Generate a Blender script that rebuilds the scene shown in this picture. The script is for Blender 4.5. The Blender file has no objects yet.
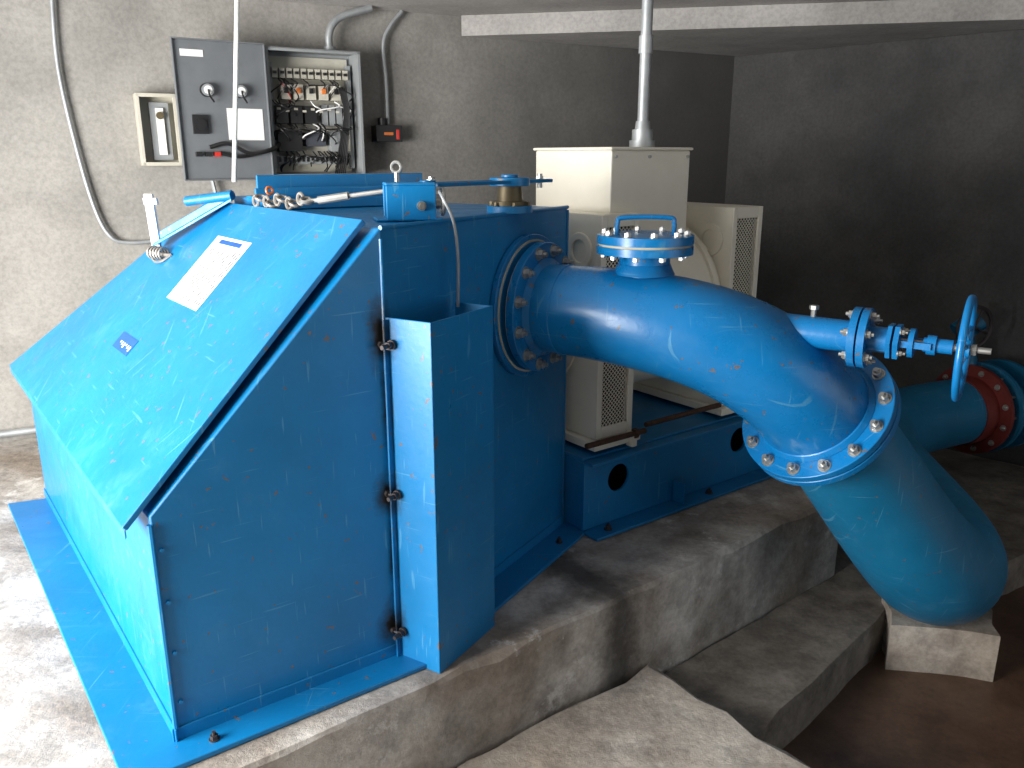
import bpy, bmesh, math, random
from mathutils import Vector as V, Matrix
random.seed(3)
scene=bpy.context.scene
# ------------------------------------------------------------ materials
def new_mat(name):
    m=bpy.data.materials.new(name); m.use_nodes=True
    nt=m.node_tree; b=nt.nodes['Principled BSDF']; return m,nt,b
def noise_node(nt,scale,detail=6,rough=.6,coord='Object'):
    tc=nt.nodes.new('ShaderNodeTexCoord') if coord!='Pos' else nt.nodes.new('ShaderNodeNewGeometry')
    n=nt.nodes.new('ShaderNodeTexNoise'); n.inputs['Scale'].default_value=scale
    n.inputs['Detail'].default_value=detail; n.inputs['Roughness'].default_value=rough
    nt.links.new(tc.outputs['Position' if coord=='Pos' else coord],n.inputs['Vector']); return n
def ramp(nt,src,stops):
    r=nt.nodes.new('ShaderNodeValToRGB'); nt.links.new(src,r.inputs[0])
    e=r.color_ramp.elements
    while len(e)<len(stops): e.new(.5)
    for i,(p,c) in enumerate(stops):
        e[i].position=p; e[i].color=(c[0],c[1],c[2],1) if not isinstance(c,(int,float)) else (c,c,c,1)
    return r
def mixc(nt,fac,a,b,mode='MIX'):
    m=nt.nodes.new('ShaderNodeMix'); m.data_type='RGBA'; m.blend_type=mode
    for s,i in ((fac,0),(a,6),(b,7)):
        if hasattr(s,'is_linked') or hasattr(s,'links'): nt.links.new(s,m.inputs[i])
        else: m.inputs[i].default_value=s if i==0 else (*s,1)
    return m.outputs[2]
def bump(nt,b,src,strength,dist=.01):
    n=nt.nodes.new('ShaderNodeBump'); n.inputs['Strength'].default_value=strength; n.inputs['Distance'].default_value=dist
    nt.links.new(src,n.inputs['Height']); nt.links.new(n.outputs[0],b.inputs['Normal'])
def simple(name,col,rough=.5,metal=0,var=.15,scale=12):
    m,nt,b=new_mat(name)
    n=noise_node(nt,scale)
    r=ramp(nt,n.outputs['Fac'],[(.3,tuple(c*(1-var) for c in col)),(.7,tuple(min(1,c*(1+var)) for c in col))])
    nt.links.new(r.outputs[0],b.inputs['Base Color'])
    b.inputs['Roughness'].default_value=rough; b.inputs['Metallic'].default_value=metal
    return m
def mathn(nt,op,a,b=None,clamp=False):
    n=nt.nodes.new('ShaderNodeMath'); n.operation=op; n.use_clamp=clamp
    for i,s in enumerate((a,b)):
        if s is None: continue
        if isinstance(s,(int,float)): n.inputs[i].default_value=s
        else: nt.links.new(s,n.inputs[i])
    return n.outputs[0]
def paint(name,col,rough=.33,chips=True,soot=None,dust=0.25):
    m,nt,b=new_mat(name)
    n=noise_node(nt,2.2,5,coord='Pos')
    r=ramp(nt,n.outputs['Fac'],[(.3,tuple(c*.85 for c in col)),(.7,tuple(c*1.13 for c in col))])
    out=r.outputs[0]
    n3=noise_node(nt,5,8,.75,coord='Pos')
    rd=ramp(nt,n3.outputs['Fac'],[(.55,0.0),(.8,dust)])
    out=mixc(nt,rd.outputs[0],out,(.13,.32,.46))
    geo0=nt.nodes.new('ShaderNodeNewGeometry')
    for rot,sc in (((.3,.5,.9),(1,60,4)),((1.1,-.4,.2),(50,1.5,3)),((.8,.9,-.5),(2,4,70))):
        mp=nt.nodes.new('ShaderNodeMapping'); mp.inputs['Rotation'].default_value=rot; mp.inputs['Scale'].default_value=sc
        nt.links.new(geo0.outputs['Position'],mp.inputs['Vector'])
        ns=nt.nodes.new('ShaderNodeTexNoise'); ns.inputs['Scale'].default_value=1.6; ns.inputs['Detail'].default_value=2; nt.links.new(mp.outputs[0],ns.inputs['Vector'])
        rs=ramp(nt,ns.outputs['Fac'],[(.685,0.0),(.73,.38)]); out=mixc(nt,rs.outputs[0],out,(.12,.34,.5))
    if chips:
        n2=noise_node(nt,38,3,.5,coord='Pos')
        rr=ramp(nt,n2.outputs['Fac'],[(.68,0.0),(.70,.85)])
        out=mixc(nt,rr.outputs[0],out,(.13,.11,.095))
    if soot:
        geo=nt.nodes.new('ShaderNodeNewGeometry')
        nz=noise_node(nt,14,5,.7,coord='Pos')
        for (p,rad,stretch) in soot:
            vs=nt.nodes.new('ShaderNodeVectorMath'); vs.operation='SUBTRACT'; vs.inputs[1].default_value=p
            nt.links.new(geo.outputs['Position'],vs.inputs[0])
            vm=nt.nodes.new('ShaderNodeVectorMath'); vm.operation='MULTIPLY'; vm.inputs[1].default_value=(1,1,stretch)
            nt.links.new(vs.outputs[0],vm.inputs[0])
            vl=nt.nodes.new('ShaderNodeVectorMath'); vl.operation='LENGTH'; nt.links.new(vm.outputs[0],vl.inputs[0])
            d=mathn(nt,'ADD',vl.outputs['Value'],mathn(nt,'MULTIPLY',mathn(nt,'SUBTRACT',nz.outputs['Fac'],.5),rad*1.6))
            f=mathn(nt,'SUBTRACT',1.35,mathn(nt,'DIVIDE',d,rad),clamp=True)
            out=mixc(nt,f,out,(.008,.007,.008))
    nt.links.new(out,b.inputs['Base Color'])
    rg=ramp(nt,n3.outputs['Fac'],[(.3,rough*.8),(.75,min(1,rough*1.7))])
    nt.links.new(rg.outputs[0],b.inputs['Roughness'])
    nb=noise_node(nt,60,3,coord='Pos'); bump(nt,b,nb.outputs['Fac'],.12,.004)
    return m
def concrete(name,dark,light,scale=3,brown=None,bs=.5,rough=.9,extra=None,bd=.008,blot=.32):
    m,nt,b=new_mat(name)
    n=noise_node(nt,scale,9,.6,coord='Pos')
    r=ramp(nt,n.outputs['Fac'],[(.32,dark),(.68,light)])
    out=r.outputs[0]
    if brown:
        n2=noise_node(nt,1.6,5,.6,coord='Pos')
        rr=ramp(nt,n2.outputs['Fac'],[(.42,0.0),(.6,.85)])
        out=mixc(nt,rr.outputs[0],out,brown)
    n4=noise_node(nt,45,5,.7,coord='Pos')
    r4=ramp(nt,n4.outputs['Fac'],[(.35,.78),(.6,1.0)])
    out=mixc(nt,1.0,out,r4.outputs[0],'MULTIPLY')
    n5=noise_node(nt,scale*1.9,7,.65,coord='Pos')
    r5=ramp(nt,n5.outputs['Fac'],[(.38,1-blot),(.55,1.0)])
    out=mixc(nt,1.0,out,r5.outputs[0],'MULTIPLY')
    if extra: out=extra(nt,out)
    nt.links.new(out,b.inputs['Base Color']); b.inputs['Roughness'].default_value=rough
    nb=noise_node(nt,14,10,.7,coord='Pos'); bump(nt,b,nb.outputs['Fac'],bs,bd)
    return m

# ------------------------------------------------------------ geometry helpers
class G:
    def __init__(s,name,mat,parent=None):
        s.name=name; s.mats=mat if isinstance(mat,list) else [mat]; s.parent=parent; s.bm=bmesh.new(); s.mi=0
    def face(s,vs):
        try:
            f=s.bm.faces.new(vs); f.material_index=s.mi
        except ValueError: pass
    def prismpoly(s,pts,dz):
        a=[s.bm.verts.new(p) for p in pts]; b=[s.bm.verts.new(p+dz) for p in pts]; n=len(a)
        s.face(a[::-1]); s.face(b)
        for i in range(n): s.face([a[i],a[(i+1)%n],b[(i+1)%n],b[i]])
        return s
    def box(s,o,x,y,z):
        o,x,y,z=V(o),V(x),V(y),V(z); return s.prismpoly([o,o+x,o+x+y,o+y],z)
    def cyl(s,p0,p1,r0,r1=None,n=24,caps=True):
        p0,p1=V(p0),V(p1); r1=r0 if r1 is None else r1
        return s.tube([p0,p1],[r0,r1],n,caps)
    def tube(s,pts,rad,n=16,caps=True):
        pts=[V(p) for p in pts]
        if isinstance(rad,(int,float)): rad=[rad]*len(pts)
        t0=(pts[1]-pts[0]).normalized()
        u=t0.cross(V((0,0,1)))
        if u.length<.05: u=t0.cross(V((1,0,0)))
        u.normalize(); rings=[]; L=len(pts)
        for i,p in enumerate(pts):
            t=(pts[min(i+1,L-1)]-pts[max(i-1,0)]).normalized()
            u=(u-t*u.dot(t)).normalized(); w=t.cross(u)
            rings.append([s.bm.verts.new(p+(u*math.cos(2*math.pi*j/n)+w*math.sin(2*math.pi*j/n))*rad[i]) for j in range(n)])
        for i in range(L-1):
            for j in range(n): s.face([rings[i][j],rings[i][(j+1)%n],rings[i+1][(j+1)%n],rings[i+1][j]])
        if caps: s.face(rings[0][::-1]); s.face(rings[-1])
        return s
    def annulus(s,c,ax,r0,r1,h,n=48):
        c,ax=V(c),V(ax).normalized(); u=ax.orthogonal().normalized(); w=ax.cross(u)
        if r0<=0: return s.cyl(c,c+ax*h,r1,n=n)
        R=[]
        for (r,k) in ((r0,0),(r1,0),(r1,h),(r0,h)):
            R.append([s.bm.verts.new(c+ax*k+(u*math.cos(2*math.pi*j/n)+w*math.sin(2*math.pi*j/n))*r) for j in range(n)])
        for q in range(4):
            a,b=R[q],R[(q+1)%4]
            for j in range(n): s.face([a[j],a[(j+1)%n],b[(j+1)%n],b[j]])
        return s
    def torus(s,c,ax,R,r,n=40,m=10):
        c,ax=V(c),V(ax).normalized(); u=ax.orthogonal().normalized(); w=ax.cross(u); rr=[]
        for i in range(n):
            a=2*math.pi*i/n; d=u*math.cos(a)+w*math.sin(a)
            rr.append([s.bm.verts.new(c+d*(R+r*math.cos(2*math.pi*j/m))+ax*r*math.sin(2*math.pi*j/m)) for j in range(m)])
        for i in range(n):
            a,b=rr[i],rr[(i+1)%n]
            for j in range(m): s.face([a[j],b[j],b[(j+1)%m],a[(j+1)%m]])
        return s
    def bolts(s,c,ax,R,num,r=.013,h=.014,phase=0,stud=.012):
        c,ax=V(c),V(ax).normalized(); u=ax.orthogonal().normalized(); w=ax.cross(u)
        for i in range(num):
            a=phase+2*math.pi*i/num; p=c+(u*math.cos(a)+w*math.sin(a))*R
            s.cyl(p,p+ax*.003,r*1.35,n=14); s.cyl(p+ax*.003,p+ax*(.003+h),r,n=6)
            if stud: s.cyl(p+ax*h,p+ax*(h+stud),r*.5,n=8)
        return s
    def done(s,smooth=True,bevel=0,angle=35):
        me=bpy.data.meshes.new(s.name); bmesh.ops.recalc_face_normals(s.bm,faces=s.bm.faces[:]); s.bm.to_mesh(me); s.bm.free()
        for m in s.mats: me.materials.append(m)
        ob=bpy.data.objects.new(s.name,me); scene.collection.objects.link(ob)
        if smooth:
            for p in me.polygons: p.use_smooth=True
            try: me.set_sharp_from_angle(angle=math.radians(angle))
            except Exception: pass
        if bevel:
            b=ob.modifiers.new('b','BEVEL'); b.width=bevel; b.segments=2; b.limit_method='ANGLE'; b.angle_limit=math.radians(40)
        if s.parent: ob.parent=s.parent
        return ob
def group(name,parent=None):
    e=bpy.data.objects.new(name,None); scene.collection.objects.link(e); e.empty_display_size=.1
    if parent: e.parent=parent
    return e
def bez(p0,h0,h1,p1,n=24):
    p0,h0,h1,p1=map(V,(p0,h0,h1,p1)); o=[]
    for i in range(n+1):
        t=i/n; o.append(p0*(1-t)**3+h0*3*t*(1-t)**2+h1*3*t*t*(1-t)+p1*t**3)
    return o
def spline(pts,n=8):
    pts=[V(p) for p in pts]; P=[pts[0]*2-pts[1]]+pts+[pts[-1]*2-pts[-2]]; o=[]
    for i in range(1,len(P)-2):
        for k in range(n):
            t=k/n; a,b,c,d=P[i-1:i+3]
            o.append(.5*((2*b)+(c-a)*t+(2*a-5*b+4*c-d)*t*t+(3*b-3*c+d-a)*t**3))
    o.append(pts[-1]); return o

def az(d): r=math.radians(d); return V((math.sin(r),math.cos(r),0))
P=V((.80,.60,0)); S=V((-.60,.80,0)); Z=V((0,0,1))
# ------------------------------------------------------------ colours
BL=(.003,.165,.40)
A=V((-.365,2.30,0)); B=V((.217,3.267,0)); F0=V((-.913,1.897,0)); D=V((-2.178,3.557,0)); C=V((-1.07,4.04,0))
Tz=1.36
mBlue=paint('blue_paint',BL)
mBlueBody=paint('blue_paint_body',BL,soot=[((A.x-.01,A.y-.01,1.06),.042,.45),((A.x-.01,A.y-.01,.574),.04,.6),((A.x-.01,A.y-.01,.13),.045,.6),((A.x,A.y,.85),.018,.1),((A.x,A.y,.40),.016,.1)],dust=.2)
mBluePipe=paint('blue_paint_pipe',(.003,.165,.43),rough=.25,dust=.12)
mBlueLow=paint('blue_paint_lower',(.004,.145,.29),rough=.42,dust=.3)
mSteel=simple('zinc_steel',(.42,.42,.40),.4,.8)
mSteelDk=simple('dark_bolt',(.06,.05,.05),.5,.6)
mGalv=simple('galvanised',(.36,.38,.39),.5,.5)
mCream=simple('cream_paint',(.80,.76,.65),.42,0,.05,5)
mWhite=simple('white_label',(.78,.78,.76),.5,0,.03)
mInk=simple('ink',(.05,.055,.07),.6)
mInkBlue=simple('ink_blue',(.01,.08,.42),.5)
mGasket=simple('gasket_cream',(.5,.47,.36),.7)
mBrass=simple('brass',(.15,.12,.07),.5,.6)
mChain=simple('chain_steel',(.32,.30,.27),.5,.7)
mRust=simple('rusty_rod',(.07,.035,.02),.8,.2,.4,40)
mRed=simple('red_gasket',(.16,.02,.015),.6)
mGrayP=simple('panel_grey',(.24,.255,.26),.45,.0,.05)
mGrayD=simple('panel_door_grey',(.14,.15,.16),.4,.0,.08)
mBlack=simple('black_plastic',(.012,.012,.013),.4)
mBeige=simple('beige_box',(.46,.44,.37),.5,0,.08)
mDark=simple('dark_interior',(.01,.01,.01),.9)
mRedP=simple('red_plastic',(.5,.03,.02),.4)
mOrange=simple('orange_plastic',(.6,.16,.03),.4)
mCable=simple('white_cable',(.7,.7,.66),.5)
def stain(nt,out):
    n6=noise_node(nt,2.6,9,.75,coord='Pos'); r6=ramp(nt,n6.outputs['Fac'],[(.57,0.0),(.63,.55)])
    out=mixc(nt,r6.outputs[0],out,(.72,.70,.67))
    geo=nt.nodes.new('ShaderNodeNewGeometry')
    dp=nt.nodes.new('ShaderNodeVectorMath'); dp.operation='DOT_PRODUCT'; dp.inputs[1].default_value=(.78,.626,0)
    nt.links.new(geo.outputs['Position'],dp.inputs[0])
    nz=noise_node(nt,6,6,.7,coord='Pos')
    d=mathn(nt,'ABSOLUTE',mathn(nt,'SUBTRACT',dp.outputs['Value'],1.99))
    d=mathn(nt,'ADD',d,mathn(nt,'MULTIPLY',mathn(nt,'SUBTRACT',nz.outputs['Fac'],.5),.25))
    f=mathn(nt,'MULTIPLY',mathn(nt,'SUBTRACT',1.3,mathn(nt,'DIVIDE',d,.10),clamp=True),.8)
    return mixc(nt,f,out,(.03,.026,.022))
def corner_falloff(nt,out):
    """light fall-off painted into the wall colour towards the inner corner, over mottled render"""
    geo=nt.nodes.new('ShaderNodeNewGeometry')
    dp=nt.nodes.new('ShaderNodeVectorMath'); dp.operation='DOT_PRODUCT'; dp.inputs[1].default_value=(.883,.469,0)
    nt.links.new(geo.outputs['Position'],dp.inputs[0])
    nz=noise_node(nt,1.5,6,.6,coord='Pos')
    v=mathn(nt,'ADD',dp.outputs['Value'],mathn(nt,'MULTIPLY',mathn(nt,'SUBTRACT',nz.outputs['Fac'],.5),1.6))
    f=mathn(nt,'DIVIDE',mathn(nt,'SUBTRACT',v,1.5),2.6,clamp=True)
    return mixc(nt,mathn(nt,'MULTIPLY',f,.85),out,(.055,.054,.054))  # darker base colour stands in for the weaker light near the corner
mPlat=concrete('concrete_platform',(.36,.33,.30),(.62,.585,.535),3.5,brown=(.24,.19,.145),bs=.8,extra=stain,bd=.011)
mLedge=concrete('concrete_ledge',(.38,.335,.29),(.60,.55,.485),4,brown=(.36,.30,.24),bs=.8,bd=.011)
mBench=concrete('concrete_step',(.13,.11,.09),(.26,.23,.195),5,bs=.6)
mPit=concrete('dirt_floor',(.085,.045,.028),(.15,.09,.058),3,bs=.4,rough=.4,blot=.3)
mWall=concrete('wall_render',(.25,.24,.22),(.35,.335,.31),1.1,bs=.25,bd=.010,blot=.15,extra=corner_falloff)
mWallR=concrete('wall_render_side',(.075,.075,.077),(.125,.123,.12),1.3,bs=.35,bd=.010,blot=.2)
mCeil=concrete('ceiling_concrete',(.36,.345,.33),(.50,.48,.46),2.0,bs=.2,blot=.12)

# ------------------------------------------------------------ room
W0=V((-2.84,4.43,0)); wd=V((.883,.469,0)).normalized(); wn=V((wd.y,-wd.x,0))
def W(k,o,z): return W0+wd*k+wn*o+Z*z
Cn=V((1.74,6.86,0)); rd=V((.707,-.707,0))
back0=W0-wd*.95; CZ=2.425
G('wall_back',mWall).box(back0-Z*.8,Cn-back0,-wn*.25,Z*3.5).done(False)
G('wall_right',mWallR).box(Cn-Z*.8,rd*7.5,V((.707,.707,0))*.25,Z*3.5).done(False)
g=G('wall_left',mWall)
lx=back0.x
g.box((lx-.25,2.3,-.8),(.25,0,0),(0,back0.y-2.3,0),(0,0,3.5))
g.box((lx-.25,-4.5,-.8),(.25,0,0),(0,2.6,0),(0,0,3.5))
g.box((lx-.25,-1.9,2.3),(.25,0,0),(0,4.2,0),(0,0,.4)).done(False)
G('wall_front_blocker',mWall).box((-1.6,-4.5,-.8),(8.8,0,0),(0,-.25,0),(0,0,3.5)).done(False)  # unseen wall behind the camera, added to cut sky light on the right
G('ceiling',mCeil).prismpoly([V((lx-.25,-4.5,CZ)),V((7.2,-4.5,CZ)),V((7.2,1.5,CZ)),Cn+Z*CZ,back0+Z*CZ],Z*.2).done(False)
G('ceiling_beam',mCeil).prismpoly([V((-.325,5.70,2.30)),V((2.92,5.03,2.30)),V((3.35,5.15,2.30)),V((1.74,6.8,2.30))],Z*(CZ-2.302)).done(False)
def Lc(k): return V((.475,2.73,0))+V((.78,.626,0))*k
Lend=Lc(1.41)
def rough_prism(name,mat,poly,z0,z1,seg=.12,amp=.006,seed=0):
    rnd=random.Random(seed); pts=[]
    n=len(poly)
    for i in range(n):
        a,b=poly[i],poly[(i+1)%n]; L=(b-a).length; m=max(1,min(120,int(L/seg)))
        for j in range(m):
            p=a+(b-a)*(j/m); 
            if j>0: p=p+V((rnd.uniform(-amp,amp),rnd.uniform(-amp,amp),0))
            pts.append(p)
    g=G(name,mat); bm=g.bm
    cen=sum(pts,V((0,0,0)))/len(pts)
    top=[];mid=[];bot=[]
    for q in pts:
        e=rnd.uniform(.008,.022); k=rnd.uniform(.003,.010)
        if rnd.random()<.08: e+=.02; k+=.008
        top.append(bm.verts.new((q.x+(cen.x-q.x)*k,q.y+(cen.y-q.y)*k,z1)))
        mid.append(bm.verts.new((q.x,q.y,z1-e))); bot.append(bm.verts.new((q.x,q.y,z0)))
    g.face(top)
    for R,Q in ((top,mid),(mid,bot)):
        for i in range(len(pts)): g.face([R[i],Q[i],Q[(i+1)%len(pts)],R[(i+1)%len(pts)]])
    return g.done(True,angle=25)
rough_prism('floor_platform',mPlat,[V((lx+.02,-.55,0)),Lend,V((-.105,5.83,0)),V((lx+.02,back0.y-.02,0))],-.8,0,seed=1)
E0=V((.528,2.766,0)); Ed=V((.62,-.785,0))
rough_prism('floor_ledge',mLedge,[E0,E0+Ed*5,V((lx+.02,-4.4,0)),V((lx+.02,-.57,0))],-.8,-.33,seed=2)
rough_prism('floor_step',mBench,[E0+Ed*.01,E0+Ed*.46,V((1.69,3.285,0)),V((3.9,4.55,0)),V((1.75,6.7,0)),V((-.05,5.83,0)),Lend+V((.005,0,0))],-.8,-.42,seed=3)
G('floor',mPit).box((-5,-4.5,-.86),(13,0,0),(0,12,0),(0,0,.25)).done(False)

# ------------------------------------------------------------ turbine housing
T=group('turbine_housing')
At=A+Z*Tz; Bt=B+Z*Tz; Ct=C+Z*Tz; E=V((-1.101,3.226,Tz)); F0t=F0+Z*.675; Dt=D+Z*.675
g=G('body',mBlueBody,T); bm=g.bm
vv={k:bm.verts.new(p) for k,p in dict(A=A,B=B,C=C,D=D,F=F0,At=At,Bt=Bt,Ct=Ct,E=E,Ft=F0t,Dt=Dt).items()}
for f in ('F A At Ft','A B Bt At','B C Ct Bt','C D Dt Ct','At Bt Ct E','Dt Ft At E','Dt E Ct','D F Ft Dt','F D C B A'):
    g.face([vv[k] for k in f.split()])
g.done(True,bevel=.006,angle=20)
def offset(poly,ws):
    n=len(poly); lines=[]
    for i in range(n):
        a,b=poly[i],poly[(i+1)%n]; d=(b-a).normalized(); nn=V((d.y,-d.x,0)); lines.append((a+nn*ws[i],d))
    out=[]
    for i in range(n):
        (p,d),(q,e)=lines[i-1],lines[i]
        cr=d.x*e.y-d.y*e.x; t=((q-p).x*e.y-(q-p).y*e.x)/cr; out.append(p+d*t)
    return out
poly=[F0,A,B,C,D]
off=offset(poly,[.105,.125,.03,-.02,.155])
G('base_flange',mBlue,T).prismpoly([p+Z*.002 for p in off],Z*.016).done(False,bevel=.003)
g=G('base_flange_upstand',mBlueBody,T)
inn=offset(poly,[.012,.012,.01,.01,.012])
for i,(a,b) in enumerate(((0,1),(1,2),(4,0))):
    d=(inn[b]-inn[a]).normalized(); nn=V((d.y,-d.x,0))
    g.box(inn[a]-nn*.012+Z*.016,inn[b]-inn[a],nn*.006,Z*.04)
g.done(False,bevel=.002)
g=G('anchor_bolts',mSteelDk,T)
for i,t,ws in ((0,.12,.06),(1,.85,.075)):
    a,b=poly[i],poly[(i+1)%5]; d=(b-a).normalized(); nn=V((d.y,-d.x,0))
    p=a+(b-a)*t+nn*ws+Z*.018; g.bolts(p,Z,0,1,r=.011,h=.012)
g.done()
e1=V((-.606,.796,0)).normalized(); H00=V((-.962,1.868,.655)); e2=V((.558,.425,.712)).normalized(); hn=V((-.567,-.431,.702)).normalized()
def Hd(s,h,o=0): return H00+e1*s+e2*h+hn*o
g=G('hood_plate',mBlue,T)
quad=[Hd(0,0),Hd(2.07,0),Hd(1.345,1.012),Hd(.02,1.012)]
g.prismpoly([p-hn*.006 for p in quad],hn*.016).done(False,bevel=.003)
g=G('hood_lip',mBlue,T)
g.box(quad[0]-e2*.004-Z*.024,quad[1]-quad[0],e2*.006,Z*.026)
g.done(False,bevel=.002)
g=G('corner_seam',mBlueBody,T); g.cyl(F0+Z*.03,F0+Z*.655,.008,n=8); g.cyl(A+Z*.03,A+Z*1.33,.006,n=8); g.cyl(B+Z*.03,B+Z*1.35,.006,n=8)
g.tube([A+Z*Tz,B+Z*Tz],.007,n=8).done()
g=G('seam_bolts',mBlueBody,T)
nF=az(143.6); fd=(A-F0).normalized()
for z in (.13,.28,.43,.58): 
    g.cyl(F0+fd*.02+Z*z,F0+fd*.02+Z*z+nF*.008,.006,n=8)
g.done()
g=G('spec_label',[mWhite,mInk,mInkBlue],T)
def hq(s0,s1,h0,h1,o): return [Hd(s0,h0,o),Hd(s1,h0,o),Hd(s1,h1,o),Hd(s0,h1,o)]
LO=.0105
g.prismpoly(hq(.60,.93,.578,.862,LO),hn*.0015)
g.mi=1
for i in range(15):
    s0=.615+i*.0205
    a=.595+(.0 if i<9 else .05)
    while a<.80:
        b=a+random.uniform(.012,.04)
        if random.random()<.75: g.prismpoly(hq(s0,s0+.008,a,min(b,.815),LO+.0018),hn*.0006)
        a=b+.008
g.mi=2; g.prismpoly(hq(.66,.87,.832,.850,LO+.0018),hn*.0006)
g.done(False)
g=G('maker_label',[mInkBlue,mWhite],T); g.prismpoly(hq(.86,1.06,.335,.40,LO),hn*.001); g.mi=1
for i in range(6): g.prismpoly(hq(.875+i*.025,.885+i*.025,.35+.006*(i%3),.37,LO+.0012),hn*.0006)
g.done(False)
fA=az(31.05); nA=az(121.05)
GU=group('guard_cover',T)
M=A+nA*.166
g=G('guard_sheet',mBlueBody,GU)
g.box(A+nA*.008+fA*.002+Z*.019,nA*.158,fA*.006,Z*1.09)
g.box(M+Z*.0,fA*.32,-nA*.006,Z*1.11)
g.box(M,-nA*.166,fA*.006,Z*1.11)
g.box(M+fA*.32+Z*.019,-nA*.14,-fA*.005,Z*1.09)
g.box(A+nA*.01+Z*.02-fA*.02,nA*.006,fA*.03,Z*1.085)
g.done(False,bevel=.0025)
g=G('guard_bolts',mSteelDk,GU)
for z in (1.033,.574,.109):
    p=A+nA*.03+Z*z; g.cyl(p,p-fA*.05,.007,n=8); g.cyl(p-fA*.004,p-fA*.012,.015,n=14); g.cyl(p-fA*.012,p-fA*.026,.012,n=6)
    q=A-fd*.015+nF*.001+Z*z; g.cyl(q,q+nF*.012,.01,n=6); g.tube([q+nF*.012,p-fA*.02],.004,n=6)
g.done()
LK=group('guide_vane_linkage',T)
g=G('raised_hatch',mBlue,T)
g.box(V((-.90,3.02,Tz+.003)),P*.62,S*.30,Z*.04)
g.box(V((-.92,3.02,Tz+.05)),P*.66,S*.012,Z*.03)
g.box(V((-.92,3.02,Tz+.043)),P*.66,S*.10,Z*.008)
g.box(V((-.93,3.08,Tz+.05)),P*.70,S*.012,Z*.075)
g.done(False,bevel=.003)
g=G('bracket',mBlue,T)
bo=V((-.375,2.50,Tz+.002)); bx=V((.97,.24,0)).normalized(); by=V((-.24,.97,0)).normalized()
g.box(bo,bx*.15,by*.008,Z*.105); g.box(bo+by*.09,bx*.15,by*.008,Z*.105); g.box(bo+Z*.105,bx*.15,by*.098,Z*.008)
g.box(bo-bx*.03,bx*.2,by*.12,Z*.008)
g.done(False,bevel=.003)
g=G('bracket_bolt',mSteel,T); c=bo+bx*.105+Z*.045; g.cyl(c+by*.0,c-by*.010,.014,n=16); g.cyl(c-by*.010,c-by*.018,.009,n=6)
g.torus(bo+bx*.175+by*.04+Z*.055,bx,.038,.006); g.cyl(bo+bx*.15+by*.04+Z*.055,bo+bx*.18+by*.04+Z*.055,.022); g.done()
ls,le=V((-.25,2.62,1.46)),V((.13,3.12,1.46)); ld=(le-ls).normalized(); lp=V((-ld.y,ld.x,0))
g=G('lever_arms',mBlue,LK)
for k in (-.045,.03): g.box(ls+lp*k-ld*.02,ld*.62,lp*.022,Z*.012)
pv=ls+ld*.40; g.cyl(pv-Z*.008,pv+Z*.02,.07,n=32); g.cyl(pv+Z*.02,pv+Z*.03,.03); g.cyl(V((-.26,2.6,1.45)),V((-.26,2.6,1.48)),.025)
g.done(bevel=.002)
pb=V((pv.x,pv.y,0))
g=G('pivot_base',mBlue,LK); g.cyl(pb+Z*Tz,pb+Z*(Tz+.025),.08,n=32); g.done(bevel=.002)
g=G('pivot_bearing',mBrass,LK); g.cyl(pb+Z*(Tz+.025),pb+Z*(Tz+.04),.062); g.cyl(pb+Z*(Tz+.04),pb+Z*1.452,.046,.042); g.bolts(pb+Z*(Tz+.025),Z,.066,6,r=.008,h=.01,stud=0); g.done()
g=G('clevis_bolts',mSteel,LK)
for k in (.0,.58): g.cyl(ls+ld*k+Z*-.02,ls+ld*k+Z*.03,.010,n=8); g.cyl(ls+ld*k+Z*.012,ls+ld*k+Z*.022,.015,n=6)
g.done()
CH=group('lifting_chain',T)
g=G('chain_links',mChain,CH)
c0,c1=V((-.90,2.95,1.40)),V((-.66,2.70,1.41))
for i in range(10):
    t=i/9; p=c0.lerp(c1,t)+Z*(.01*math.sin(i*1.7))
    ax=(Z+V((.3,-.4,0)) if i%2 else V((c1-c0).cross(Z)).normalized())
    g.torus(p,ax,.018,.0055,n=14,m=6)
g.done()
g=G('turnbuckle_rod',mSteel,CH); g.tube([V((-.66,2.70,1.41)),V((-.40,2.66,1.445))],.008,n=10); g.tube([V((-.62,2.69,1.415)),V((-.52,2.675,1.43))],.013,n=10); g.torus((-.66,2.70,1.41),Z,.022,.006,n=16,m=6); g.done()
g=G('red_tag',mOrange,CH); g.torus((-.85,2.95,1.435),V((1,-1,.3)),.012,.005,n=14,m=6); g.done()
g=G('latch_bar',mBlue,T)
la,lb=V((-1.42,3.28,1.21)),V((-1.06,3.17,1.39)); ldr=(lb-la)
g.box(la,ldr,V((.02,-.06,.0)),Z*.012); g.box(la,ldr,V((.004,.008,0)),Z*.04)
g.cyl((-1.25,3.22,1.385),(-1.05,3.16,1.41),.018,n=16); g.done(bevel=.002)
g=G('latch_post',mWhite,T); g.box((-1.425,3.27,1.205),(.035,-.006,0),(.004,.012,0),(-.01,0,.205)); g.box((-1.435,3.265,1.37),(.055,-.008,0),(.004,.012,0),(-.002,0,.025)); g.done(False,bevel=.002)
g=G('latch_spring',mChain,T); g.cyl((-1.41,3.22,1.19),(-1.30,3.15,1.185),.008,n=10)
for k in range(5): g.torus(V((-1.40,3.215,1.19)).lerp(V((-1.34,3.175,1.19)),k/4),V((.11,-.07,0)),.022,.005,n=16,m=6)
g.tube(spline([(-1.41,3.22,1.18),(-1.38,3.18,1.16),(-1.34,3.15,1.165),(-1.30,3.15,1.19)]),.005,n=6); g.done()
g=G('lifting_eye',mSteel,T); g.torus((-.45,3.3,1.51),V((.3,1,0)),.02,.007,n=18,m=8); g.cyl((-.45,3.3,Tz),(-.45,3.3,1.49),.010,n=10); g.done()
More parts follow.
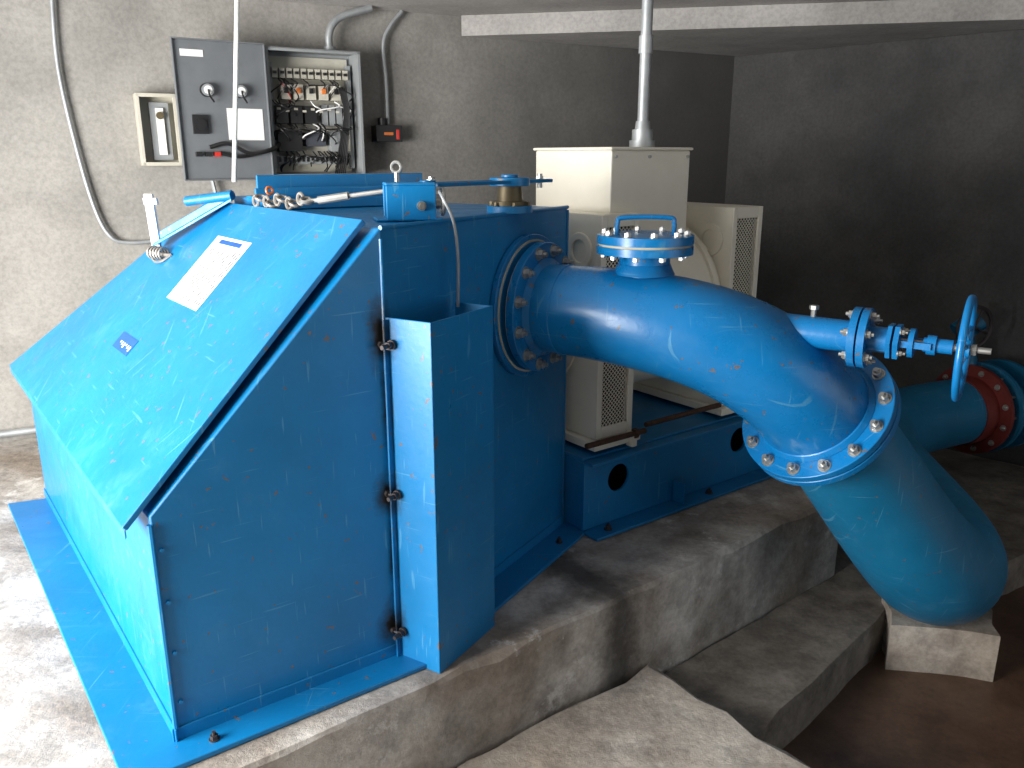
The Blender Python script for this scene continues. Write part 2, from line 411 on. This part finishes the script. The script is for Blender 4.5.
g=G('hanging_cable',mCable); g.tube([V((-1.03,3.13,1.46)),V((-.955,3.1,2.07)),V((-.905,3.08,CZ-.002))],.0085,n=10); g.done()
g=G('sensor_wire',mGalv,T); g.tube(spline([bo+bx*.16+by*.02+Z*.09,(-.205,2.50,1.43),(-.175,2.50,1.36),(-.165,2.52,1.25),(-.168,2.52,1.10)]),.005,n=8); g.done()

# ------------------------------------------------------------ inlet pipe
IP=group('inlet_pipe')
f0=V((.055,2.998,1.02)); 
p0=f0+nA*.02; tg=V((.62,.40,-.68)).normalized(); p1=V((1.09,2.79,.665))
path=bez(p0,p0+nA*.52,p1-tg*.50,p1,40)
rad=[.156+(.198-.156)*(i/40) for i in range(41)]
G('elbow',mBluePipe,IP).tube(path,rad,48).done()
g=G('inlet_flanges',mBluePipe,IP)
g.annulus(f0+nA*.002,nA,.0,.262,.022); g.annulus(f0+nA*.05,nA,.0,.235,.03); g.annulus(f0+nA*.02,nA,.0,.20,.03)
g.cyl(f0+nA*.08,f0+nA*.10,.18,.158,n=48)
g.done(bevel=.003)
G('inlet_gasket',mGasket,IP).annulus(f0+nA*.024,nA,.0,.243,.004).annulus(f0+nA*.045,nA,.0,.228,.005).done()
g=G('inlet_gasket_cover',mBluePipe,IP); g.annulus(f0+nA*.026,nA,.0,.236,.004); g.done()
g=G('inlet_bolts',mSteel,IP); g.bolts(f0+nA*.08,nA,.207,12,r=.017,h=.018,stud=.018,phase=.1); g.done()
fl=p1
g=G('lower_flanges',mBluePipe,IP); g.annulus(fl-tg*.03,tg,.0,.275,.028,n=64); g.annulus(fl+tg*.004,tg,.0,.275,.028,n=64); g.cyl(fl-tg*.05,fl-tg*.03,.2,.215,n=48); g.done(bevel=.003)
g=G('lower_bolts',mSteel,IP); g.bolts(fl-tg*.03,-tg,.243,14,r=.017,h=.018,stud=.016,phase=.1); g.bolts(fl+tg*.032,tg,.243,14,r=.017,h=.018,stud=.016,phase=.1); g.done()
g=G('weld_seams',mBluePipe,IP)
for i in (4,):
    t=(path[i+1]-path[i-1]).normalized(); g.torus(path[i],t,rad[i],.0035,n=48,m=8)
g.done()
hc=V((.450,2.80,1.235))
g=G('inspection_hatch',mBluePipe,IP)
g.cyl(V((hc.x,hc.y,1.05)),hc,.09,.085,n=32); g.cyl(V((hc.x,hc.y,1.165)),V((hc.x,hc.y,1.20)),.105,.088,n=32); g.cyl(hc,hc+Z*.026,.162,n=48); g.cyl(hc+Z*.034,hc+Z*.062,.162,n=48)
g.tube(spline([hc+V((-.095,0,.06)),hc+V((-.095,0,.10)),hc+V((-.075,0,.118)),hc+V((.075,0,.118)),hc+V((.095,0,.10)),hc+V((.095,0,.06))],6),.008,n=10)
g.done(bevel=.002)
g=G('hatch_gasket',mGasket,IP); g.cyl(hc+Z*.026,hc+Z*.034,.155,n=48); g.done()
g=G('hatch_bolts',mSteel,IP); g.bolts(hc+Z*.062,Z,.138,10,r=.012,h=.011,stud=.006,phase=.2); g.bolts(hc,-Z,.138,10,r=.012,h=.011,stud=.006,phase=.2); g.done()

SP=group('supply_pipe')
q0=p1+tg*.03
pts=bez(q0,q0+tg*.45,V((1.70,3.02,-.14)),V((1.86,3.20,-.155)),18)[:-1]+bez(V((1.86,3.20,-.155)),V((2.00,3.36,-.17)),V((1.98,3.75,-.12)),V((2.00,4.15,-.06)),16)[:-1]+bez(V((2.00,4.15,-.06)),V((2.02,4.6,.0)),V((2.4,4.75,.0)),V((2.93,5.00,.0)),16)
rr=[.198+(.236-.198)*min(1,i/14)-(0.03*max(0,(i-20))/29) for i in range(len(pts))]
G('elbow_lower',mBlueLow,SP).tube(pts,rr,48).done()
sd=V((.90,.43,0)).normalized(); s0=pts[-1]
g=G('supply_flanges',mBlueLow,SP); g.cyl(s0+sd*.07,s0+sd*.10,.29,n=48); g.cyl(s0+sd*.10,s0+sd*.26,.2,n=48); g.cyl(s0+sd*.26,s0+sd*.29,.29,n=48); g.done()
g=G('supply_gasket',mRed,SP); g.cyl(s0-sd*.03,s0,.285,n=48); g.cyl(s0-sd*.14,s0-sd*.03,.214,n=48); g.cyl(s0,s0+sd*.07,.22,n=48); g.done()
g=G('supply_bolts',mSteel,SP); g.bolts(s0-sd*.03,-sd,.25,12,r=.014,h=.012)
for i in range(12):
    a=i*math.pi/6; u=sd.cross(Z); p=s0+(u*math.cos(a)+Z*math.sin(a))*.25; g.cyl(p,p+sd*.07,.009,n=6)
g.done()
SV=group('shutoff_valve',SP)
g=G('shutoff_wheel',mSteelDk,SV); wc=V((2.86,4.98,.53)); wx=V((.3,-.95,0)); g.torus(wc,wx,.13,.012,n=32,m=8); g.cyl(wc,wc-wx*.12,.02)
for i in range(4): a=i*math.pi/2+.4; u=wx.normalized().cross(Z); g.cyl(wc,wc+(u*math.cos(a)+Z*math.sin(a))*.13,.008,n=6)
g.done()
g=G('shutoff_bonnet',mBlueLow,SV); b0=wc-wx*.12; g.cyl(V((b0.x+.12,b0.y+.02,.15)),V((b0.x+.05,b0.y+.02,.5)),.07,.05); g.cyl(V((b0.x,b0.y,.47)),V((b0.x+.12,b0.y,.56)),.07); g.done()
rough_prism('pipe_pedestal',mLedge,[V((1.63,3.12,0)),V((2.05,3.03,0)),V((2.18,3.42,0)),V((1.74,3.46,0))],-.62,-.39,seg=.10,amp=.016,seed=5)

# ------------------------------------------------------------ gate valve
GV=group('gate_valve',IP)
vd=V((.839,-.545,0)).normalized(); v0=V((.845,2.70,1.0))+vd*.035; vs=V((-vd.y,vd.x,0))
def X(k): return v0+vd*k
g=G('valve_body',mBluePipe,GV)
g.cyl(X(-.18),X(.245),.056,.050,n=32); g.cyl(X(.245),X(.267),.095,n=40); g.cyl(X(.273),X(.295),.095,n=40)
g.cyl(X(.295),X(.35),.04,n=24); g.cyl(X(.35),X(.363),.058,n=6); g.cyl(X(.370),X(.385),.058,n=6)
for sg in (-1,1):
    g.box(X(.384)+vs*sg*.032-Z*.010-vs*.006,vd*.09,vs*.012,Z*.02)
g.cyl(X(.41),X(.425),.045,n=24); g.cyl(X(.46),X(.485),.03,n=24); g.cyl(X(.45),X(.53),.022,n=16)
g.torus(X(.56),vd,.150,.011,n=48,m=12)
g.cyl(X(.545),X(.575),.028,n=20)
for i in range(5):
    a=i*2*math.pi/5+.3; d=vs*math.cos(a)+Z*math.sin(a); g.tube([X(.565)+d*.02,X(.55)+d*.08,X(.56)+d*.148],.008,n=8)
g.done()
g=G('valve_stem',mSteel,GV); g.cyl(X(.38),X(.55),.012,n=12); g.cyl(X(.575),X(.63),.010,n=12); g.cyl(X(.578),X(.592),.018,n=6)
g.bolts(X(.295),vd,.075,6,r=.012,h=.012,stud=.012); g.bolts(X(.245),-vd,.075,6,r=.012,h=.012,stud=.012)
g.bolts(X(.385),vd,.046,4,r=.008,h=.01); g.cyl(X(.12)+Z*.05,X(.12)+Z*.075,.009,n=8); g.cyl(X(.12)+Z*.075,X(.12)+Z*.088,.015,n=6); g.done()

# ------------------------------------------------------------ generator + skid
SK=group('generator_skid')
K0=V((.30,3.185,0))
def K(p,s,z): return K0+P*p+S*s+Z*z
g=G('skid_front',mBlue,SK); g.box(K(0,0,.02),P*1.75,S*.012,Z*.30); fr=g.done(False)
cut=G('cutter',mBlue); 
for k in (.2,1.01): cut.cyl(K(k,-.1,.215),K(k,.1,.215),.062,n=32)
co=cut.done(False)
mo=fr.modifiers.new('holes','BOOLEAN'); mo.object=co; mo.operation='DIFFERENCE'; mo.solver='EXACT'
dg=bpy.context.evaluated_depsgraph_get(); me2=bpy.data.meshes.new_from_object(fr.evaluated_get(dg)); fr.modifiers.clear(); fr.data=me2
bpy.data.objects.remove(co,do_unlink=True)
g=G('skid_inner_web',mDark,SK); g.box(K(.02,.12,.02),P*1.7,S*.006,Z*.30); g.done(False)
g=G('skid_frame',mBlue,SK)
g.box(K(0,.012,.33),P*1.75,S*.85,Z*.012); g.box(K(0,-.05,.32),P*1.75,S*.062,Z*.012); g.box(K(0,-.09,.004),P*1.75,S*.11,Z*.014)
g.box(K(0,.012,.02),P*.012,S*.85,Z*.31); g.box(K(1.738,.012,.02),P*.012,S*.85,Z*.31); g.box(K(0,.86,.02),P*1.75,S*.012,Z*.31)
for k in (.55,1.4): g.box(K(k,-.07,.018),P*.01,S*.07,Z*.10)
g.done(False,bevel=.003)
g=G('skid_bolts',mSteelDk,SK)
for k in (.1,.75,1.5): g.bolts(K(k,-.05,.018),Z,0,1,r=.014,h=.014)
g.done()
GE=group('generator')
G0=V((.35,3.26,0))
def Q(p,s,z): return G0+P*p+S*s+Z*z
g=G('end_housings',mCream,GE)
for p in (.0,.80):
    w=.21; t=.012
    g.box(Q(p,.0,.40),P*t,S*.82,Z*.93); g.box(Q(p+w-t,.0,.40),P*t,S*.82,Z*.93)
    g.box(Q(p+t,.0,1.318),P*(w-2*t),S*.82,Z*.012); g.box(Q(p+t,.81,.40),P*(w-2*t),S*.01,Z*.93); g.box(Q(p+t,.0,.40),P*(w-2*t),S*.82,Z*.012)
    g.box(Q(p,-.004,.40),P*.03,S*.012,Z*.93); g.box(Q(p+w-.03,-.004,.40),P*.03,S*.012,Z*.93)
    g.box(Q(p+.03,-.004,1.28),P*(w-.06),S*.012,Z*.05); g.box(Q(p+.03,-.004,.40),P*(w-.06),S*.012,Z*.05); g.box(Q(p+.03,-.004,.82),P*(w-.06),S*.012,Z*.06)
    g.annulus(Q(p-.012,.41,.86),P,.20,.30,.014)
    g.annulus(Q(p-.010,.12,1.18),P,.045,.075,.012,n=32)
g.done(bevel=.003)
g=G('grille_mesh',mCream,GE)
for p in (.0,.80):
    for (z0,z1) in ((.45,.82),(.88,1.28)):
        w=.15; x0=p+.03; st=.02; h=z1-z0
        c=-h
        while c<w:
            for sg in (0,1):
                a0=max(0,c); a1=min(w,c+h)
                if a1-a0<.004: continue
                za=z0+(a0-c); zb=z0+(a1-c)
                xa,xb=(a0,a1) if sg==0 else (w-a0,w-a1)
                p_a=Q(x0+xa,.004,za); p_b=Q(x0+xb,.004,zb); d=(p_b-p_a).normalized(); nrm=d.cross(S).normalized()*.0016
                g.prismpoly([p_a-nrm,p_b-nrm,p_b+nrm,p_a+nrm],S*.002)
            c+=st
g.done(False)
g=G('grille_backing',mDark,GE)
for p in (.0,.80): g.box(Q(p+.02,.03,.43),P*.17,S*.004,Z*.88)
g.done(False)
g=G('stator_frame',mCream,GE); g.cyl(Q(.2,.41,.87),Q(.81,.41,.87),.385,n=64)
g.cyl(Q(.24,.41,.87),Q(.27,.41,.87),.40,n=64); g.cyl(Q(.74,.41,.87),Q(.77,.41,.87),.40,n=64)
g.box(Q(.15,.7,.40),P*.7,S*.1,Z*.09); g.done()
g=G('terminal_box',mCream,GE); g.box(Q(.09,.05,1.20),P*.46,S*.48,Z*.375); g.box(Q(.08,.04,1.575),P*.48,S*.50,Z*.012); g.done(False,bevel=.006)
g=G('box_screws',mSteel,GE)
for (p,s) in ((.11,.035),(.53,.035),(.3,.035)):
    g.cyl(Q(p,s+.015,1.55),Q(p,s+.005,1.55),.006,n=8)
g.done()
g=G('generator_feet',mCream,GE)
for p in (-.03,.78): g.box(Q(p,-.03,.362),P*.27,S*.9,Z*.036); g.box(Q(p+.2,-.05,.345),P*.03,S*.04,Z*.07)
g.done(False,bevel=.004)
g=G('adjusting_rods',mRust,GE); g.cyl(Q(-.09,-.045,.405),Q(.25,-.045,.405),.012,n=10); g.cyl(Q(.30,.0,.41),Q(.80,.0,.41),.012,n=10)
g.cyl(Q(.18,-.045,.405),Q(.20,-.045,.405),.022,n=6); g.done()
g=G('shaft_hub',mSteel,GE); g.cyl(Q(-.03,.41,.86),Q(0,.41,.86),.05,n=24); g.done()
CO=group('power_conduit')
g=G('conduit_tube',mGalv,CO); ct=Q(.43,.22,1.587); g.cyl(ct+Z*.1,V((ct.x,ct.y,CZ-.003)),.024,n=20); g.cyl(ct+Z*.38,ct+Z*.45,.03,n=20); g.done()
g=G('conduit_fitting',mGalv,CO); g.cyl(ct,ct+Z*.03,.055,n=24); g.cyl(ct+Z*.03,ct+Z*.075,.045,.045,n=12); g.cyl(ct+Z*.075,ct+Z*.11,.034,.03,n=20); g.done()

# ------------------------------------------------------------ electrical panel
EP=group('electrical_panel')
k0,k1,z0,z1=1.52,2.08,1.43,2.15
g=G('enclosure',mGrayP,EP); t=.008
g.box(W(k0,.01,z0),wd*(k1-k0),wn*.01,Z*(z1-z0))
g.box(W(k0,.02,z0),wd*t,wn*.2,Z*(z1-z0)); g.box(W(k1-t,.02,z0),wd*t,wn*.2,Z*(z1-z0))
g.box(W(k0+t,.02,z0),wd*(k1-k0-2*t),wn*.2,Z*t); g.box(W(k0+t,.02,z1-t),wd*(k1-k0-2*t),wn*.2,Z*t)
for (a,b,c,d) in ((k0,.02,z0,z1-z0),(k1-.02,.02,z0,z1-z0)): g.box(W(a,.214,c),wd*b,wn*.006,Z*d)
g.box(W(k0,.214,z0),wd*(k1-k0),wn*.006,Z*.02); g.box(W(k0,.214,z1-.02),wd*(k1-k0),wn*.006,Z*.02)
g.done(False,bevel=.002)
g=G('mounting_plate',mBeige,EP); g.box(W(k0+.03,.03,z0+.03),wd*(k1-k0-.06),wn*.006,Z*(z1-z0-.06)); g.done(False)
g=G('components',[mBeige,mBlack,mGrayP,mOrange,mRedP,mInk],EP)
rnd=random.Random(8)
def comp(a,w,zc,h,d,mi): g.mi=mi; g.box(W(k0+a,.036,z1-zc-h),wd*w,wn*d,Z*h)
for i in range(11): comp(.06+i*.042,.032,.10,.055,.07,0); 
for i in range(11): comp(.065+i*.042,.02,.118,.015,.082,1)
for i in range(5): comp(.10+i*.075,.055,.19,.085,.09,0)
for i in range(5): comp(.115+i*.075,.022,.21,.03,.105,3 if i in(1,3) else 1)
for i in range(3): comp(.06+i*.085,.07,.31,.10,.10,1)
for i in range(4): comp(.34+i*.045,.035,.30,.12,.07,2)
comp(.06,.14,.45,.12,.11,1); comp(.23,.12,.46,.08,.08,5); comp(.38,.06,.45,.12,.09,2); comp(.46,.05,.43,.14,.06,0); comp(.06,.4,.595,.05,.06,2)
for i in range(14): comp(.065+i*.028,.014,.60,.03,.065,1)
g.mi=0
for i in range(9): g.box(W(k0+.065+i*.05,.14,z1-.335-.012*(i%2)),wd*.022,wn*.003,Z*.012)
g.mi=2
for a in (.04,.51): g.box(W(k0+a,.036,z0+.05),wd*.025,wn*.05,Z*.6)
g.done(False)
g=G('wiring',[mBlack,mRedP,mWhite],EP)
for i in range(60):
    a=rnd.uniform(.05,.5); b=min(.52,max(.04,a+rnd.uniform(-.12,.12))); za=rnd.choice([.16,.28,.41,.57]); zb=za+rnd.uniform(.05,.13)
    g.mi=0 if rnd.random()<.9 else rnd.choice([1,2])
    o=rnd.uniform(.09,.16)
    g.tube(spline([W(k0+a,.10,z1-za),W(k0+a+.01,o+.03,z1-za-.03),W(k0+b,o+.02,z1-zb+.03),W(k0+b,.09,min(z1-zb,z1-.05))],5),.004,n=6)
for i in range(6): g.mi=0; g.tube(spline([W(k0+.44+i*.007,.15,z1-.2),W(k0+.46+i*.006,.17,z1-.35),W(k0+.42+i*.01,.16,z1-.55),W(k0+.40+i*.012,.12,z0+.02)],6),.005,n=6)
g.mi=0; g.tube(spline([W(k0+.06,.16,1.62),W(k0-.02,.27,1.585),W(k0-.14,.29,1.57),W(k0-.25,.29,1.62),W(k0-.35,.285,1.60)]),.012,n=8)
g.done()
d0=V(W(k0,.225,0)); dd=(-wd*.99+wn*.10).normalized(); dn=V((-dd.y,dd.x,0)); 
if dn.dot(wn)<0: dn=-dn
def Dr(a,o,z): return d0+dd*a+dn*o+Z*z
g=G('door',mGrayD,EP); dw=.50
g.box(Dr(.004,0,z0-.01),dd*dw,dn*.004,Z*(z1-z0+.02)); g.box(Dr(.004,.004,z0-.01),dd*dw,dn*.018,Z*.008); g.box(Dr(.004,.004,z1+.002),dd*dw,dn*.018,Z*.008)
g.box(Dr(.004,.004,z0-.002),dd*.008,dn*.018,Z*(z1-z0+.004)); g.box(Dr(dw-.004,.004,z0-.002),dd*.008,dn*.018,Z*(z1-z0+.004)); g.done(False,bevel=.002)
g=G('door_fittings',[mWhite,mBlack,mGalv,mRedP],EP)
for a in (.16,.34):
    g.mi=1; g.cyl(Dr(a,.004,1.90),Dr(a,.03,1.90),.036,n=24); g.mi=2; g.cyl(Dr(a,.03,1.90),Dr(a,.045,1.90),.032,n=24); g.mi=0; g.cyl(Dr(a,.045,1.90),Dr(a,.05,1.90),.022,n=16); g.mi=1; g.tube(spline([Dr(a,.05,1.90),Dr(a,.07,1.87),Dr(a-.03,.03,1.84)]),.005,n=6)
g.mi=0; g.box(Dr(.04,.005,1.64),dd*.20,dn*.002,Z*.17); g.box(Dr(.34,.005,2.07),dd*.12,dn*.002,Z*.035)
g.mi=1; g.box(Dr(.35,.004,1.67),dd*.08,dn*.02,Z*.10); g.cyl(Dr(.39,.024,1.72),Dr(.39,.035,1.72),.03,n=20)
for i,a in enumerate((.30,.35,.40)): g.mi=3 if i==0 else 1; g.box(Dr(a,.004,1.55),dd*.03,dn*.03,Z*.025)
g.mi=1; g.tube(spline([Dr(.30,.02,1.57),Dr(.20,.03,1.55),Dr(.08,.03,1.57),Dr(-.02,.02,1.6)]),.011,n=8)
g.done()
JB=group('junction_box')
g=G('box_shell',mBeige,JB); a0,a1,b0,b1=.83,1.04,1.50,1.885
g.box(W(a0,.005,b0),wd*(a1-a0),wn*.006,Z*(b1-b0)); g.box(W(a0,.01,b0),wd*.006,wn*.11,Z*(b1-b0)); g.box(W(a1-.006,.01,b0),wd*.006,wn*.11,Z*(b1-b0)); g.box(W(a0,.01,b0),wd*(a1-a0),wn*.11,Z*.006); g.box(W(a0,.01,b1-.006),wd*(a1-a0),wn*.11,Z*.006)
g.box(W(a0,.115,b0),wd*.02,wn*.006,Z*(b1-b0)); g.box(W(a1-.02,.115,b0),wd*.02,wn*.006,Z*(b1-b0)); g.box(W(a0,.115,b0),wd*(a1-a0),wn*.006,Z*.02); g.box(W(a0,.115,b1-.02),wd*(a1-a0),wn*.006,Z*.02)
g.done(False,bevel=.002)
g=G('box_inside',[mGrayP,mCable,mBrass],JB); g.box(W(a0+.07,.012,b0+.03),wd*.10,wn*.05,Z*.31); g.mi=1; g.box(W(a0+.10,.06,b0+.06),wd*.04,wn*.02,Z*.25); g.mi=2; g.cyl(W(a0+.12,.08,b0+.27),W(a0+.12,.095,b0+.27),.02); g.done(False)
AL=group('alarm_beacon')
g=G('beacon_body',[mBlack,mOrange,mRedP],AL); g.box(W(2.20,.005,1.64),wd*.17,wn*.1,Z*.10); g.cyl(W(2.26,.05,1.74),W(2.26,.05,1.785),.03); g.mi=1; g.box(W(2.25,.106,1.68),wd*.06,wn*.003,Z*.018); g.mi=2; g.box(W(2.33,.106,1.655),wd*.02,wn*.003,Z*.06); g.done(bevel=.003)
CW=group('wall_conduit')
g=G('conduit_runs',mGalv,CW)
g.tube(spline([W(.50,.03,CZ-.003),W(.48,.03,2.0),W(.52,.03,1.55),W(.57,.03,1.25),W(.63,.03,1.11),W(.72,.03,1.075),W(.92,.03,1.08)]),.011,n=12)
g.tube(spline([W(1.93,.10,2.15),W(1.93,.10,2.24),W(1.96,.10,2.31),W(2.03,.10,2.36),W(2.2,.10,CZ-.01)]),.022,n=14)
g.cyl(W(1.93,.10,2.15),W(1.93,.10,2.18),.034,n=14)
g.tube(spline([W(2.30,.04,1.75),W(2.30,.04,2.0),W(2.29,.04,2.22),W(2.34,.04,2.33),W(2.42,.04,CZ-.005)]),.012,n=10)
g.tube(spline([W(1.20,.04,1.43),W(1.21,.05,1.3),W(1.15,.05,1.2)]),.012,n=8)
g.tube([W(-.9,.06,.05),W(2.9,.06,.05)],.02,n=12)
g.done()

# ------------------------------------------------------------ lights, world, camera
w=bpy.data.worlds.new('w'); scene.world=w; w.use_nodes=True
bg=w.node_tree.nodes['Background']; bg.inputs[0].default_value=(.90,.95,1,1); bg.inputs[1].default_value=1.5
def area(name,loc,target,sx,sy,power,col=(1,1,1)):
    l=bpy.data.lights.new(name,'AREA'); l.shape='RECTANGLE'; l.size=sx; l.size_y=sy; l.energy=power; l.color=col
    o=bpy.data.objects.new(name,l); scene.collection.objects.link(o); o.location=loc
    o.rotation_euler=(V(target)-V(loc)).to_track_quat('-Z','Y').to_euler(); return o
area('doorway_daylight',(lx+.35,.7,1.05),(-1.7,3.0,.2),2.4,1.9,520,(1,.98,.95))
cam=bpy.data.cameras.new('cam'); co=bpy.data.objects.new('cam',cam); scene.collection.objects.link(co)
co.location=(0,0,1.55); co.rotation_euler=(math.radians(74.5),0,0); cam.sensor_width=36; cam.lens=28.83; cam.clip_start=.05
scene.camera=co
scene.view_settings.view_transform='Standard'
print('DONE')
